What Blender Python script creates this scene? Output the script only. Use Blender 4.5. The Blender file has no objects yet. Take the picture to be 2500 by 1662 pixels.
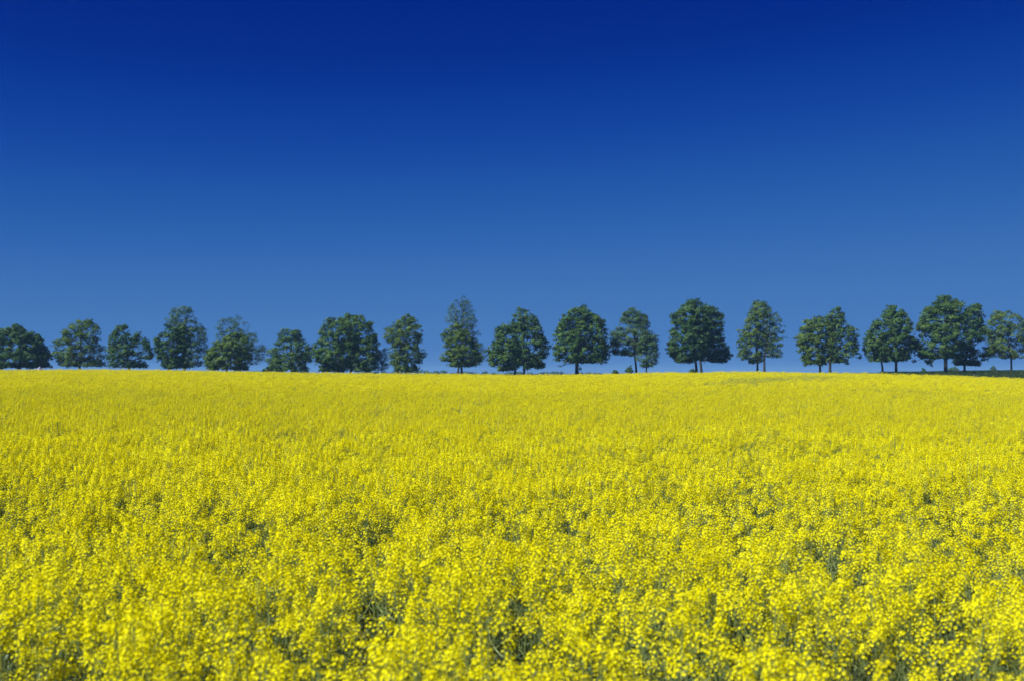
import bpy, math, random
import numpy as np
from mathutils import Vector

# ------------------------------------------------------------------ camera, sky, sun, exposure
sc = bpy.context.scene
COL = sc.collection
FPX = 2800.0            # focal length in pixels of the 2500 px wide photograph
HOR = 908.0             # row of the true horizon
ZC = 2.70               # camera height above the ground at its foot
CANOPY = 1.30           # mean height of the rape plants

cam_d = bpy.data.cameras.new('camera')
cam = bpy.data.objects.new('camera', cam_d)
COL.objects.link(cam)
sc.camera = cam
cam_d.sensor_width = 36.0
cam_d.lens = 36.0 * FPX / 2500.0
cam_d.clip_start = 0.05
cam_d.clip_end = 20000.0
cam.location = (0, 0, ZC)
PITCH = math.atan((HOR - 831.0) / FPX)
cam.rotation_euler = (math.radians(90) + PITCH, 0, 0)
cam_d.dof.use_dof = True
cam_d.dof.focus_distance = 29.0
cam_d.dof.aperture_fstop = 40.3e-3 / 0.018      # entrance pupil of 18 mm
cam_d.dof.aperture_blades = 7

EXPO = 0.5
SUN_EL = math.radians(47)
SUN_AZ = math.radians(238)      # clockwise from +Y (view direction): left of and behind the camera

world = bpy.data.worlds.new('World')
sc.world = world
world.use_nodes = True
wn = world.node_tree
bg = wn.nodes['Background']
sky = wn.nodes.new('ShaderNodeTexSky')
sky.sky_type = 'NISHITA'
sky.sun_disc = False
sky.sun_elevation = SUN_EL
sky.sun_rotation = SUN_AZ
sky.altitude = 3000
sky.air_density = 0.3
sky.dust_density = 0.0
sky.ozone_density = 10.0
# a polarising filter's deep blue: one tone curve for each channel of the physical sky
SKY_GAIN = (4.0, 2.0, 1.05)
pre = wn.nodes.new('ShaderNodeVectorMath'); pre.operation = 'MULTIPLY'; pre.inputs[1].default_value = [0.1 * g for g in SKY_GAIN]
cur = wn.nodes.new('ShaderNodeRGBCurve')
wn.links.new(sky.outputs['Color'], pre.inputs[0])
wn.links.new(pre.outputs['Vector'], cur.inputs['Color'])
def lin(c):
    c /= 255.0
    return c / 12.92 if c <= 0.04045 else ((c + 0.055) / 1.055) ** 2.4
SKY_IN = [(0.021, 0.050, 0.146), (0.027, 0.066, 0.191), (0.039, 0.096, 0.275), (0.066, 0.160, 0.433), (0.146, 0.325, 0.730), (0.204, 0.426, 0.849)]
SKY_OUT = [(0, 39, 135), (7, 60, 154), (32, 88, 169), (58, 110, 179), (70, 120, 186), (72, 122, 187)]
for ch in range(3):
    c = cur.mapping.curves[ch]
    pts = [(a[ch] * SKY_GAIN[ch], lin(b[ch]) / 2 ** EXPO) for a, b in zip(SKY_IN, SKY_OUT)]
    c.points[0].location = (0.0, pts[0][1] * 0.72)
    c.points[1].location = (1.0, pts[-1][1] * 1.03)
    for p in pts:
        c.points.new(*p)
cur.mapping.extend = 'HORIZONTAL'
cur.mapping.update()
wn.links.new(cur.outputs['Color'], bg.inputs['Color'])
bg.inputs['Strength'].default_value = 1.0       # the factor 0.1 on the Sky Texture is applied before the curve

sun_d = bpy.data.lights.new('sun', 'SUN')
sun_d.energy = 5.0
sun_d.angle = math.radians(0.53)
sun_d.color = (1.0, 0.97, 0.92)
sun = bpy.data.objects.new('sun', sun_d)
COL.objects.link(sun)
to_sun = Vector((math.sin(SUN_AZ) * math.cos(SUN_EL), math.cos(SUN_AZ) * math.cos(SUN_EL), math.sin(SUN_EL)))
sun.rotation_euler = to_sun.to_track_quat('Z', 'Y').to_euler()
sun.location = to_sun * 50

vs = sc.view_settings
vs.view_transform = 'Standard'
vs.look = 'None'
vs.exposure = EXPO
vs.gamma = 1.0
sc.render.engine = 'CYCLES'
sc.cycles.use_denoising = True
sc.cycles.denoiser = 'OPENIMAGEDENOISE'
sc.cycles.denoising_input_passes = 'RGB_ALBEDO_NORMAL'
sc.cycles.denoising_prefilter = 'ACCURATE'
sc.cycles.max_bounces = 8
sc.cycles.diffuse_bounces = 4
sc.cycles.transmission_bounces = 4
sc.cycles.volume_bounces = 0

# ------------------------------------------------------------------ helpers
rng = np.random.default_rng(11)

def tag(o, label=None, cat=None, group=None, kind=None):
    if label: o['label'] = label
    if cat: o['category'] = cat
    if group: o['group'] = group
    if kind: o['kind'] = kind
    return o

def unit(v):
    return v / np.maximum(np.linalg.norm(v, axis=-1, keepdims=True), 1e-9)

def mesh_np(name, verts, faces, mats, midx=None, smooth=False, tone=None):
    """verts (n,3); faces (m,4) of ONE size; mats list of materials."""
    me = bpy.data.meshes.new(name)
    verts = np.asarray(verts, np.float32); faces = np.asarray(faces, np.int32)
    n, k = faces.shape
    me.vertices.add(len(verts)); me.vertices.foreach_set('co', verts.ravel())
    me.loops.add(n * k); me.loops.foreach_set('vertex_index', faces.ravel())
    me.polygons.add(n)
    me.polygons.foreach_set('loop_start', np.arange(0, n * k, k, dtype=np.int32))
    me.polygons.foreach_set('loop_total', np.full(n, k, np.int32))
    for m in mats: me.materials.append(m)
    if midx is not None: me.polygons.foreach_set('material_index', np.asarray(midx, np.int32))
    me.polygons.foreach_set('use_smooth', np.full(n, smooth))
    if tone is not None:
        at = me.attributes.new('tone', 'FLOAT', 'FACE')
        at.data.foreach_set('value', np.asarray(tone, np.float32))
    me.update(calc_edges=True)
    return me

def obj(name, me, parent=None):
    o = bpy.data.objects.new(name, me)
    COL.objects.link(o)
    if parent: o.parent = parent
    return o

class Buf:
    """collects quads"""
    def __init__(s): s.v = []; s.f = []; s.m = []; s.n = 0
    def add(s, v, f, m):
        v = np.asarray(v, float).reshape(-1, 3); f = np.asarray(f, int).reshape(-1, 4)
        s.v.append(v); s.f.append(f + s.n); s.m.append(np.full(len(f), m)); s.n += len(v)
    def tube(s, pts, rad, sides=5, m=0):
        pts = np.asarray(pts, float); rad = np.asarray(rad, float) * np.ones(len(pts))
        d = np.gradient(pts, axis=0); d = unit(d)
        ref = np.where(np.abs(d[:, 2:3]) > 0.9, [[1.0, 0, 0]], [[0, 0, 1.0]])
        a = unit(np.cross(d, ref)); b = np.cross(d, a)
        th = np.linspace(0, 2 * math.pi, sides, endpoint=False)
        ring = pts[:, None] + rad[:, None, None] * (np.cos(th)[None, :, None] * a[:, None] + np.sin(th)[None, :, None] * b[:, None])
        n = len(pts); f = []
        for i in range(n - 1):
            for j in range(sides):
                k = (j + 1) % sides
                f.append((i * sides + j, i * sides + k, (i + 1) * sides + k, (i + 1) * sides + j))
        s.add(ring, f, m)
    def arrays(s): return np.concatenate(s.v), np.concatenate(s.f), np.concatenate(s.m)
    def mesh(s, name, mats, smooth=False):
        v, f, m = s.arrays()
        return mesh_np(name, v, f, mats, m, smooth)

def vnoise(x, y, seed=0):
    """smooth value noise in 0..1, unit cell 1"""
    x = np.asarray(x, float); y = np.asarray(y, float)
    xi = np.floor(x).astype(np.int64); yi = np.floor(y).astype(np.int64)
    fx = x - xi; fy = y - yi
    fx = fx * fx * (3 - 2 * fx); fy = fy * fy * (3 - 2 * fy)
    def h(a, b):
        n = (a * 374761393 + b * 668265263 + seed * 974634777) & 0x7fffffff
        n = ((n ^ (n >> 13)) * 1274126177) & 0x7fffffff
        return ((n ^ (n >> 16)) & 0xffff) / 65535.0
    return (h(xi, yi) * (1 - fx) + h(xi + 1, yi) * fx) * (1 - fy) + (h(xi, yi + 1) * (1 - fx) + h(xi + 1, yi + 1) * fx) * fy

def fbm(x, y, seed=0):
    return (vnoise(x, y, seed) + 0.5 * vnoise(x * 2.1, y * 2.1, seed + 1) + 0.25 * vnoise(x * 4.3, y * 4.3, seed + 2)) / 1.75

# ------------------------------------------------------------------ materials
def new_mat(name):
    m = bpy.data.materials.new(name); m.use_nodes = True
    nt = m.node_tree
    for n in list(nt.nodes): nt.nodes.remove(n)
    out = nt.nodes.new('ShaderNodeOutputMaterial')
    return m, nt, out

def leafy(name, ramp, translucent, trans_tint, source='tone', gloss=0.0):
    """thin leaf or petal: diffuse + translucent, colour by a per-face tone or by a random number for each plant"""
    m, nt, out = new_mat(name)
    if source == 'tone':
        a = nt.nodes.new('ShaderNodeAttribute'); a.attribute_name = 'tone'; fac = a.outputs['Fac']
    elif source == 'random':
        a = nt.nodes.new('ShaderNodeObjectInfo'); fac = a.outputs['Random']
    else:
        geo = nt.nodes.new('ShaderNodeNewGeometry'); tx = nt.nodes.new('ShaderNodeTexNoise')
        tx.inputs['Scale'].default_value = 35.0; tx.inputs['Detail'].default_value = 1.0
        nt.links.new(geo.outputs['Position'], tx.inputs['Vector'])
        oi = nt.nodes.new('ShaderNodeObjectInfo'); ad = nt.nodes.new('ShaderNodeMath'); ad.operation = 'MULTIPLY_ADD'
        ad.inputs[1].default_value = 0.6; nt.links.new(oi.outputs['Random'], ad.inputs[0])
        sub = nt.nodes.new('ShaderNodeMath'); sub.operation = 'SUBTRACT'; sub.inputs[1].default_value = 0.3
        nt.links.new(tx.outputs['Fac'], sub.inputs[0]); nt.links.new(sub.outputs[0], ad.inputs[2]); fac = ad.outputs[0]
    r = nt.nodes.new('ShaderNodeValToRGB')
    el = r.color_ramp.elements
    while len(el) < len(ramp): el.new(0.5)
    for e, (p, c) in zip(el, ramp): e.position = p; e.color = (*c, 1)
    nt.links.new(fac, r.inputs['Fac'])
    d = nt.nodes.new('ShaderNodeBsdfDiffuse'); t = nt.nodes.new('ShaderNodeBsdfTranslucent')
    nt.links.new(r.outputs['Color'], d.inputs['Color'])
    tint = nt.nodes.new('ShaderNodeMixRGB'); tint.blend_type = 'MULTIPLY'; tint.inputs['Fac'].default_value = 1
    tint.inputs['Color2'].default_value = (*trans_tint, 1)
    nt.links.new(r.outputs['Color'], tint.inputs['Color1']); nt.links.new(tint.outputs['Color'], t.inputs['Color'])
    mx = nt.nodes.new('ShaderNodeMixShader'); mx.inputs['Fac'].default_value = translucent
    nt.links.new(d.outputs[0], mx.inputs[1]); nt.links.new(t.outputs[0], mx.inputs[2])
    last = mx
    if gloss > 0:
        g = nt.nodes.new('ShaderNodeBsdfGlossy'); g.inputs['Roughness'].default_value = 0.45
        m2 = nt.nodes.new('ShaderNodeMixShader'); m2.inputs['Fac'].default_value = gloss
        nt.links.new(mx.outputs[0], m2.inputs[1]); nt.links.new(g.outputs[0], m2.inputs[2]); last = m2
    nt.links.new(last.outputs[0], out.inputs['Surface'])
    return m

M_PETAL = leafy('petal', [(0.1, (0.70, 0.63, 0.003)), (0.5, (0.83, 0.795, 0.006)), (0.85, (0.91, 0.885, 0.022))], 0.32, (1.0, 0.96, 0.6), 'both')
M_BUD = leafy('bud', [(0.0, (0.34, 0.36, 0.03)), (1.0, (0.48, 0.46, 0.04))], 0.2, (1, 1, 1), 'random')
M_STEM = leafy('stem', [(0.0, (0.14, 0.20, 0.06)), (1.0, (0.22, 0.27, 0.09))], 0.0, (1, 1, 1), 'random', 0.03)
M_BLADE = leafy('rape_leaf', [(0.0, (0.07, 0.13, 0.065)), (1.0, (0.12, 0.19, 0.10))], 0.25, (0.8, 1.0, 0.4), 'random', 0.04)
M_GRASS = leafy('grass_blade', [(0.0, (0.030, 0.060, 0.022)), (0.7, (0.05, 0.09, 0.03)), (1.0, (0.09, 0.11, 0.045))], 0.25, (0.9, 1.0, 0.4), 'random')

def bark():
    m, nt, out = new_mat('bark')
    b = nt.nodes.new('ShaderNodeBsdfPrincipled'); b.inputs['Roughness'].default_value = 0.9
    tc = nt.nodes.new('ShaderNodeTexCoord'); mp = nt.nodes.new('ShaderNodeMapping'); mp.inputs['Scale'].default_value = (9, 9, 1.6)
    n = nt.nodes.new('ShaderNodeTexNoise'); n.inputs['Detail'].default_value = 6
    r = nt.nodes.new('ShaderNodeValToRGB')
    r.color_ramp.elements[0].color = (0.014, 0.014, 0.014, 1); r.color_ramp.elements[1].color = (0.060, 0.057, 0.054, 1)
    r.color_ramp.elements[0].position = 0.3; r.color_ramp.elements[1].position = 0.72
    bp = nt.nodes.new('ShaderNodeBump'); bp.inputs['Strength'].default_value = 0.8; bp.inputs['Distance'].default_value = 0.03
    nt.links.new(tc.outputs['Object'], mp.inputs['Vector']); nt.links.new(mp.outputs['Vector'], n.inputs['Vector'])
    nt.links.new(n.outputs['Fac'], r.inputs['Fac']); nt.links.new(r.outputs['Color'], b.inputs['Base Color'])
    nt.links.new(n.outputs['Fac'], bp.inputs['Height']); nt.links.new(bp.outputs['Normal'], b.inputs['Normal'])
    nt.links.new(b.outputs[0], out.inputs['Surface'])
    return m
M_BARK = bark()

def earth():
    m, nt, out = new_mat('earth')
    b = nt.nodes.new('ShaderNodeBsdfPrincipled'); b.inputs['Roughness'].default_value = 1.0
    g = nt.nodes.new('ShaderNodeNewGeometry')
    n1 = nt.nodes.new('ShaderNodeTexNoise'); n1.inputs['Scale'].default_value = 1.7; n1.inputs['Detail'].default_value = 8
    n2 = nt.nodes.new('ShaderNodeTexNoise'); n2.inputs['Scale'].default_value = 0.02; n2.inputs['Detail'].default_value = 4
    r1 = nt.nodes.new('ShaderNodeValToRGB')
    r1.color_ramp.elements[0].color = (0.035, 0.05, 0.02, 1); r1.color_ramp.elements[1].color = (0.085, 0.085, 0.045, 1)
    r2 = nt.nodes.new('ShaderNodeValToRGB')
    r2.color_ramp.elements[0].color = (0.6, 0.9, 0.55, 1); r2.color_ramp.elements[1].color = (1.1, 1.0, 0.8, 1)
    mul = nt.nodes.new('ShaderNodeMixRGB'); mul.blend_type = 'MULTIPLY'; mul.inputs['Fac'].default_value = 1
    for n in (n1, n2): nt.links.new(g.outputs['Position'], n.inputs['Vector'])
    nt.links.new(n1.outputs['Fac'], r1.inputs['Fac']); nt.links.new(n2.outputs['Fac'], r2.inputs['Fac'])
    nt.links.new(r1.outputs['Color'], mul.inputs['Color1']); nt.links.new(r2.outputs['Color'], mul.inputs['Color2'])
    bp = nt.nodes.new('ShaderNodeBump'); bp.inputs['Strength'].default_value = 0.6; bp.inputs['Distance'].default_value = 0.06
    nt.links.new(n1.outputs['Fac'], bp.inputs['Height']); nt.links.new(bp.outputs['Normal'], b.inputs['Normal'])
    nt.links.new(mul.outputs['Color'], b.inputs['Base Color']); nt.links.new(b.outputs[0], out.inputs['Surface'])
    return m
M_EARTH = earth()

# ------------------------------------------------------------------ the lie of the land
SKY_X = np.array([-400, 0, 100, 250, 420, 520, 700, 850, 1000, 1150, 1260, 1400, 1480, 1560, 1640, 1695, 1750, 1860, 1960, 2080, 2180, 2250, 2350, 2430, 2500, 2900], float)
SKY_Y = np.array([901, 899, 899, 898.5, 900, 902, 905, 907, 908.5, 910, 911.5, 910.5, 909.5, 907, 904.5, 906.5, 904.2, 903.5, 906, 907, 908.5, 910.5, 913.5, 916.5, 919.5, 934], float)
CREST_X = np.array([-400, 1100, 1500, 1700, 1850, 2050, 2300, 2900], float)
CREST_Y = np.array([172, 172, 168, 160, 160, 168, 172, 172], float)
TREE_Y = np.array([13, 13, 12, 9, 6, 5, 8, 7, 4], float)       # how far below the crest the trees' ground lies, in photo rows
TREE_X = np.array([-400, 300, 700, 950, 1080, 1300, 1500, 2000, 2900], float)

def px_of(x, y):
    return np.clip(1250 + FPX * x / np.maximum(y, 15.0), -400, 2900)

def crest(px):
    return np.interp(px, CREST_X, CREST_Y)

def field_end(px):
    return crest(px) + np.interp(px, [2050, 2250], [7.0, 1.0])

def ground(x, y):
    x = np.asarray(x, float); y = np.asarray(y, float)
    px = px_of(x, y)
    S = np.interp(px, SKY_X, SKY_Y); rc = crest(px)
    zc = ZC + (HOR - S) / FPX * rc - CANOPY
    u = np.clip(y / rc, 0, 1)
    near = zc * u ** 1.12
    ty = np.where(px > 2150, np.interp(px, [2150, 2300], [911, 911.5]), S + np.interp(px, TREE_X, TREE_Y))
    z_tree = ZC + (HOR - ty) / FPX * 206
    z_far = np.where(px > 1950, ZC + (HOR - np.interp(px, [1950, 2150, 2300, 2500], [916, 914, 909, 907.4])) / FPX * 270, np.minimum(z_tree, 1.6))
    def sm(a, b):
        t = np.clip((y - a) / np.maximum(b - a, 1e-3), 0, 1); return t * t * (3 - 2 * t)
    g = near
    g = g + (z_tree - g) * sm(rc, 203)
    g = g + (z_far - g) * sm(212, 270)
    g = g + (-0.6 - g) * sm(285, 700)
    g = g + 0.06 * (fbm(x * 0.12, y * 0.12, 5) - 0.5) * np.clip(y / 20, 0, 1)
    return g

def axis(near, step, far, k):
    a = [0.0]
    while a[-1] < near: a.append(a[-1] + step)
    while a[-1] < far: step *= k; a.append(a[-1] + step)
    return np.array(a)
ax = axis(130, 2.0, 4200, 1.22); gx = np.concatenate([-ax[:0:-1], ax])
ay = axis(300, 2.0, 4200, 1.18); by = axis(30, 3.0, 4200, 1.35); gy = np.concatenate([-by[:0:-1], ay])
XX, YY = np.meshgrid(gx, gy)
ZZ = ground(XX, YY)
nx, ny = len(gx), len(gy)
idx = np.arange(nx * ny).reshape(ny, nx)
quads = np.stack([idx[:-1, :-1], idx[:-1, 1:], idx[1:, 1:], idx[1:, :-1]], -1).reshape(-1, 4)
gobj = obj('ground', mesh_np('ground', np.stack([XX, YY, ZZ], -1).reshape(-1, 3), quads, [M_EARTH], smooth=True))
tag(gobj, 'gently rising earth under the yellow field and the trees', kind='structure')

# ------------------------------------------------------------------ rape plants
PETAL, BUD, STEM, BLADE = 0, 1, 2, 3
PLANT_MATS = [M_PETAL, M_BUD, M_STEM, M_BLADE]

def frames(n):
    n = unit(n)
    ref = np.where(np.abs(n[:, 2:3]) > 0.9, [[1.0, 0, 0]], [[0, 0, 1.0]])
    a = unit(np.cross(n, ref)); return a, np.cross(n, a)

def raceme(b, base, ax, length, nfl, lod, r, bloom=1.0):
    """one flowering spike: open flowers round the axis, buds at the tip, young pods below"""
    ax = unit(np.asarray(ax, float)[None])[0]
    a, c = frames(ax[None]); a = a[0]; c = c[0]
    s = np.sort(r.uniform(0.15, 1.0, nfl)) ** 0.75
    th = np.arange(nfl) * 2.399 + r.uniform(0, 6.28)
    rad = (0.037 * (1.10 - s) ** 0.55 + 0.007) * r.uniform(0.75, 1.25, nfl)
    out = np.cos(th)[:, None] * a + np.sin(th)[:, None] * c
    pos = np.asarray(base) + ax * (s * length)[:, None] + out * rad[:, None]
    nrm = unit(out * 0.75 + ax * (0.45 + 0.75 * s)[:, None] + r.normal(0, 0.25, (nfl, 3)))
    p, q = frames(nrm)
    rot = r.uniform(0, 6.28, nfl)
    e1 = np.cos(rot)[:, None] * p + np.sin(rot)[:, None] * q
    e2 = np.cross(nrm, e1)
    if lod == 0:
        L = 0.0100 * r.uniform(0.8, 1.15, nfl)
        for k in range(4):
            d = (e1, e2, -e1, -e2)[k]; t = (e2, -e1, -e2, e1)[k]
            l = L[:, None]
            v = np.stack([pos, pos + d * l * 0.62 - t * l * 0.46 + nrm * l * 0.24, pos + d * l * 1.05 + nrm * l * 0.22, pos + d * l * 0.62 + t * l * 0.46 + nrm * l * 0.24], 1)
            b.add(v, np.arange(nfl * 4).reshape(-1, 4), PETAL)
    else:
        l = ((0.0098 if lod == 1 else 0.0165) * r.uniform(0.8, 1.2, nfl))[:, None]
        for d, t in ((e1, e2), (e2, -e1)):
            v = np.stack([pos - d * l + nrm * l * 0.25, pos - t * l * 0.55, pos + d * l + nrm * l * 0.25, pos + t * l * 0.55], 1)
            b.add(v, np.arange(nfl * 4).reshape(-1, 4), PETAL)
    if lod < 2:                     # buds at the tip
        nb = 7 if lod == 0 else 2
        bp = np.asarray(base) + ax * length * r.uniform(0.92, 1.02, nb)[:, None] + r.normal(0, 0.006, (nb, 3))
        for k in range(nb):
            h = 0.0045 if lod == 0 else 0.007
            b.tube([bp[k] - ax * h, bp[k], bp[k] + ax * h], [h * 0.25, h * 0.6, h * 0.15], 4, BUD)
    if lod == 0:                    # young pods and flower stalks under the open flowers
        for k in range(6):
            t = r.uniform(-0.55, 0.25); an = r.uniform(0, 6.28)
            o = math.cos(an) * a + math.sin(an) * c
            p0 = np.asarray(base) + ax * length * t
            b.tube([p0, p0 + o * 0.018 + ax * 0.008, p0 + o * 0.034 + ax * 0.036], [0.0008, 0.0012, 0.0007], 3, STEM)

def curve(p0, p1, bend, n):
    t = np.linspace(0, 1, n)[:, None]
    m = (np.asarray(p0) + np.asarray(p1)) / 2 + np.asarray(bend)
    return (1 - t) ** 2 * np.asarray(p0) + 2 * t * (1 - t) * m + t ** 2 * np.asarray(p1)

def make_plant(seed, lod, bloom=1.0):
    """returns stem Buf, leaf Buf and a list of raceme Bufs, foot at the origin, about 1.3 m tall"""
    r = np.random.default_rng(seed)
    H = 1.16 + r.uniform(-0.03, 0.03)
    lean = np.array([r.normal(0, 0.035), r.normal(0, 0.035), 0])
    st = Buf(); lf = Buf(); heads = []
    sides = 5 if lod == 0 else 3
    seg = 6 if lod == 0 else 3
    top = np.array([0, 0, H]) + lean
    main = curve((0, 0, 0), top, lean * -0.3, seg + 2)
    st.tube(main, np.linspace(0.0075, 0.003, seg + 2), sides, STEM)
    nfl = {0: 27, 1: 24, 2: 14}[lod]
    tips = [(top, top - main[-2], 0.115)]
    nbr = 7 if lod < 2 else 6
    for k in range(nbr):
        t = r.uniform(0.52, 0.86)
        p0 = main[0] * (1 - t) + top * t
        an = k * 2.4 + r.uniform(-0.5, 0.5)
        reach = r.uniform(0.05, (0.21, 0.23, 0.28)[lod])
        tip = np.array([math.cos(an) * reach, math.sin(an) * reach, 0]) + lean + np.array([0, 0, H - abs(r.normal(0.0, 0.135 if lod == 0 else 0.11))])
        pts = curve(p0, tip, (math.cos(an) * 0.05, math.sin(an) * 0.05, -0.06), seg)
        st.tube(pts, np.linspace(0.0042, 0.002, seg), sides if lod == 0 else 3, STEM)
        tips.append((tip, pts[-1] - pts[-2] + np.array([0, 0, 0.05]), r.uniform(0.07, 0.12)))
    for (p, d, L) in tips:
        n = max(3, int(nfl * L / 0.10 * bloom * r.uniform(0.75, 1.2)))
        hb = Buf(); L *= (1.0, 0.85, 0.65)[lod]
        d = unit(np.asarray(d, float)[None])[0]
        a2 = d * L
        hb.tube([p - d * 0.002, p + a2 * 0.6, p + a2], [0.002, 0.0016, 0.001], 3, STEM)
        raceme(hb, p - d * 0.02, d, L + 0.02, n, lod, r, bloom)
        heads.append(hb)
    nl = 8 if lod == 0 else (6 if lod == 1 else 3)
    for k in range(nl):             # blue-green stem leaves
        t = r.uniform(0.25, 0.80); p0 = main[0] * (1 - t) + top * t
        an = r.uniform(0, 6.28); L = r.uniform(0.07, 0.15) * (1.35 - t); w = L * 0.22
        o = np.array([math.cos(an), math.sin(an), 0]); sd = np.array([-o[1], o[0], 0]); up = np.array([0, 0, 1.0])
        q0 = p0; q1 = p0 + o * L * 0.5 + up * L * 0.35; q2 = p0 + o * L + up * L * 0.15
        lf.add([q0 - sd * w * 0.3, q0 + sd * w * 0.3, q1 + sd * w, q1 - sd * w], [(0, 1, 2, 3)], BLADE)
        lf.add([q1 - sd * w, q1 + sd * w, q2 + sd * w * 0.1, q2 - sd * w * 0.1], [(0, 1, 2, 3)], BLADE)
    return st, lf, heads

def joined(parts, name):
    V, F, Mx, n = [], [], [], 0
    for p in parts:
        v, f, m = p.arrays(); V.append(v); F.append(f + n); Mx.append(m); n += len(v)
    return mesh_np(name, np.concatenate(V), np.concatenate(F), PLANT_MATS, np.concatenate(Mx))

# --- where every plant stands
def scatter(y0, y1, dens, margin, r):
    """random feet in the wedge of field the camera could see from y0 to y1"""
    half = lambda y: 0.4464 * np.maximum(y, 0) + margin
    A = (half(y0) + half(y1)) * (y1 - y0)
    n = int(A * dens)
    y = r.uniform(y0, y1, int(n * 1.6)); x = r.uniform(-1, 1, len(y)) * half(y1)
    k = np.abs(x) < half(y)
    x, y = x[k][:n], y[k][:n]
    return x, y

RP = np.random.default_rng(5)
bands = [(-2.0, 9, 27, 3.0, 0), (9, 12, 30, 3.0, 0), (12, 16, 32, 3.0, 0), (16, 20, 31, 3.0, 0), (20, 24, 29, 3.0, 0), (24, 29, 27, 3.0, 1), (29, 34, 25, 3.5, 1), (34, 40, 22, 3.5, 1), (40, 47, 19, 4, 1), (47, 60, 16, 4, 1), (60, 75, 13, 5, 2), (75, 90, 11, 5, 2), (90, 110, 8.5, 6, 2), (110, 130, 6.5, 6, 2), (130, 182, 5, 7, 2)]
X, Y, LOD = [], [], []
for y0, y1, dens, mg, lod in bands:
    x, y = scatter(y0, y1, dens, mg, RP)
    X.append(x); Y.append(y); LOD.append(np.full(len(x), lod))
X = np.concatenate(X); Y = np.concatenate(Y); LOD = np.concatenate(LOD)
keep = Y < field_end(px_of(X, Y)) + RP.normal(0, 0.5, len(Y))
keep &= ~((np.abs(X) < 1.2) & (Y < 1.2))              # the camera's own standing place
# thin spots where the stand is open and the dark stems show
open_n = fbm(X * 2.3, Y * 1.5, 21)
keep &= RP.uniform(0, 1, len(X)) < np.clip((open_n - np.interp(Y, [6, 8.5, 14, 40], [0.42, 0.39, 0.31, 0.26])) / 0.22, 0.30, 1.0)
X, Y, LOD = X[keep], Y[keep], LOD[keep]
N = len(X)
G = ground(X, Y)
hgt = 1.0 + 0.16 * (fbm(X * 0.5, Y * 0.5, 31) - 0.5) + RP.normal(0, 1, N) * np.interp(Y, [7, 12, 30, 80], [0.078, 0.058, 0.062, 0.10])
hgt += np.where(RP.uniform(0, 1, N) < 0.035, RP.uniform(0.05, 0.16, N), 0)    # a few that overtop the rest
hgt *= np.interp(Y, [8, 40, 90, 150], [1.0, 1.0, 0.95, 0.84])
hgt -= 0.16 * np.exp(-((X - 4.3) / 0.9) ** 2 - ((Y - 11.6) / 1.3) ** 2)      # a lodged patch to the right
for (xa, ya, xb, yb, w_, d_) in ((-38, 84, -6, 62, 1.5, 0.20), (-30, 52, 2, 44, 0.9, 0.12), (4, 70, 40, 92, 1.6, 0.18), (-20, 120, 30, 104, 3.0, 0.16), (10, 70, 36, 128, 7.0, 0.12)):
    t_ = np.clip((X - xa) / (xb - xa), 0, 1); yl = ya + (yb - ya) * t_ + 2.5 * (vnoise(X * 0.2, 0 * X, 17) - 0.5)
    hgt -= d_ * np.exp(-((Y - yl) / w_) ** 2) * np.clip((X - xa) / 5, 0, 1) * np.clip((xb - X) / 5, 0, 1)      # slight hollows and old wheel marks
tilt = RP.normal(0, 0.07, (N, 2)); spin = RP.uniform(0, 6.283, N)
# patches with few open flowers
green = fbm(X * 0.045 + 3, Y * 0.03, 41)
streak_y = np.interp(X, [12.9, 19, 32.7, 40], [76, 90, 122, 135])     # the duller streak on the right-hand rise
streak = np.exp(-((Y - streak_y) / np.interp(X, [13, 33], [5, 12])) ** 2) * np.clip((X - 9) / 5, 0, 1) * np.clip((41 - X) / 6, 0, 1)
p_green = np.clip((0.36 - green) * 4, 0, 0.5) * np.clip((Y - 15) / 20, 0, 1) + 0.85 * streak + 0.15
isg = RP.uniform(0, 1, N) < p_green
NV = 7
var = RP.integers(0, NV, N)

# --- the 300 plants that show largest: individuals
half_v = 0.4464
depth_low = (ZC - CANOPY)
infr = (np.abs(X) < half_v * Y + 0.02) & (Y > 4.95)
order = np.argsort(np.where(infr, Y, 1e9))[:300]
single = np.zeros(N, bool); single[order] = True
NEAR_LIMIT = Y[order].max()

protos = []
for k in range(NV):
    st, lf, heads = make_plant(100 + k, 0)
    protos.append((st.mesh('stem', PLANT_MATS), lf.mesh('foliage', PLANT_MATS), [h.mesh('flower_cluster', PLANT_MATS) for h in heads], joined([st, lf] + heads, 'rape_plant')))
for i in order:
    st, lf, heads, _ = protos[var[i]]
    e = obj('rapeseed_plant', None)
    e.empty_display_size = 0.1
    e.location = (X[i], Y[i], G[i]); e.rotation_euler = (tilt[i, 0], tilt[i, 1], spin[i]); e.scale = (1, 1, hgt[i])
    tag(e, 'yellow flowering rapeseed plant in the blurred nearest rows along the bottom of the field', 'rapeseed plant', 'nearest rapeseed plants')
    obj('stem', st, e); obj('foliage', lf, e)
    for h in heads: obj('flower_cluster', h, e)

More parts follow.
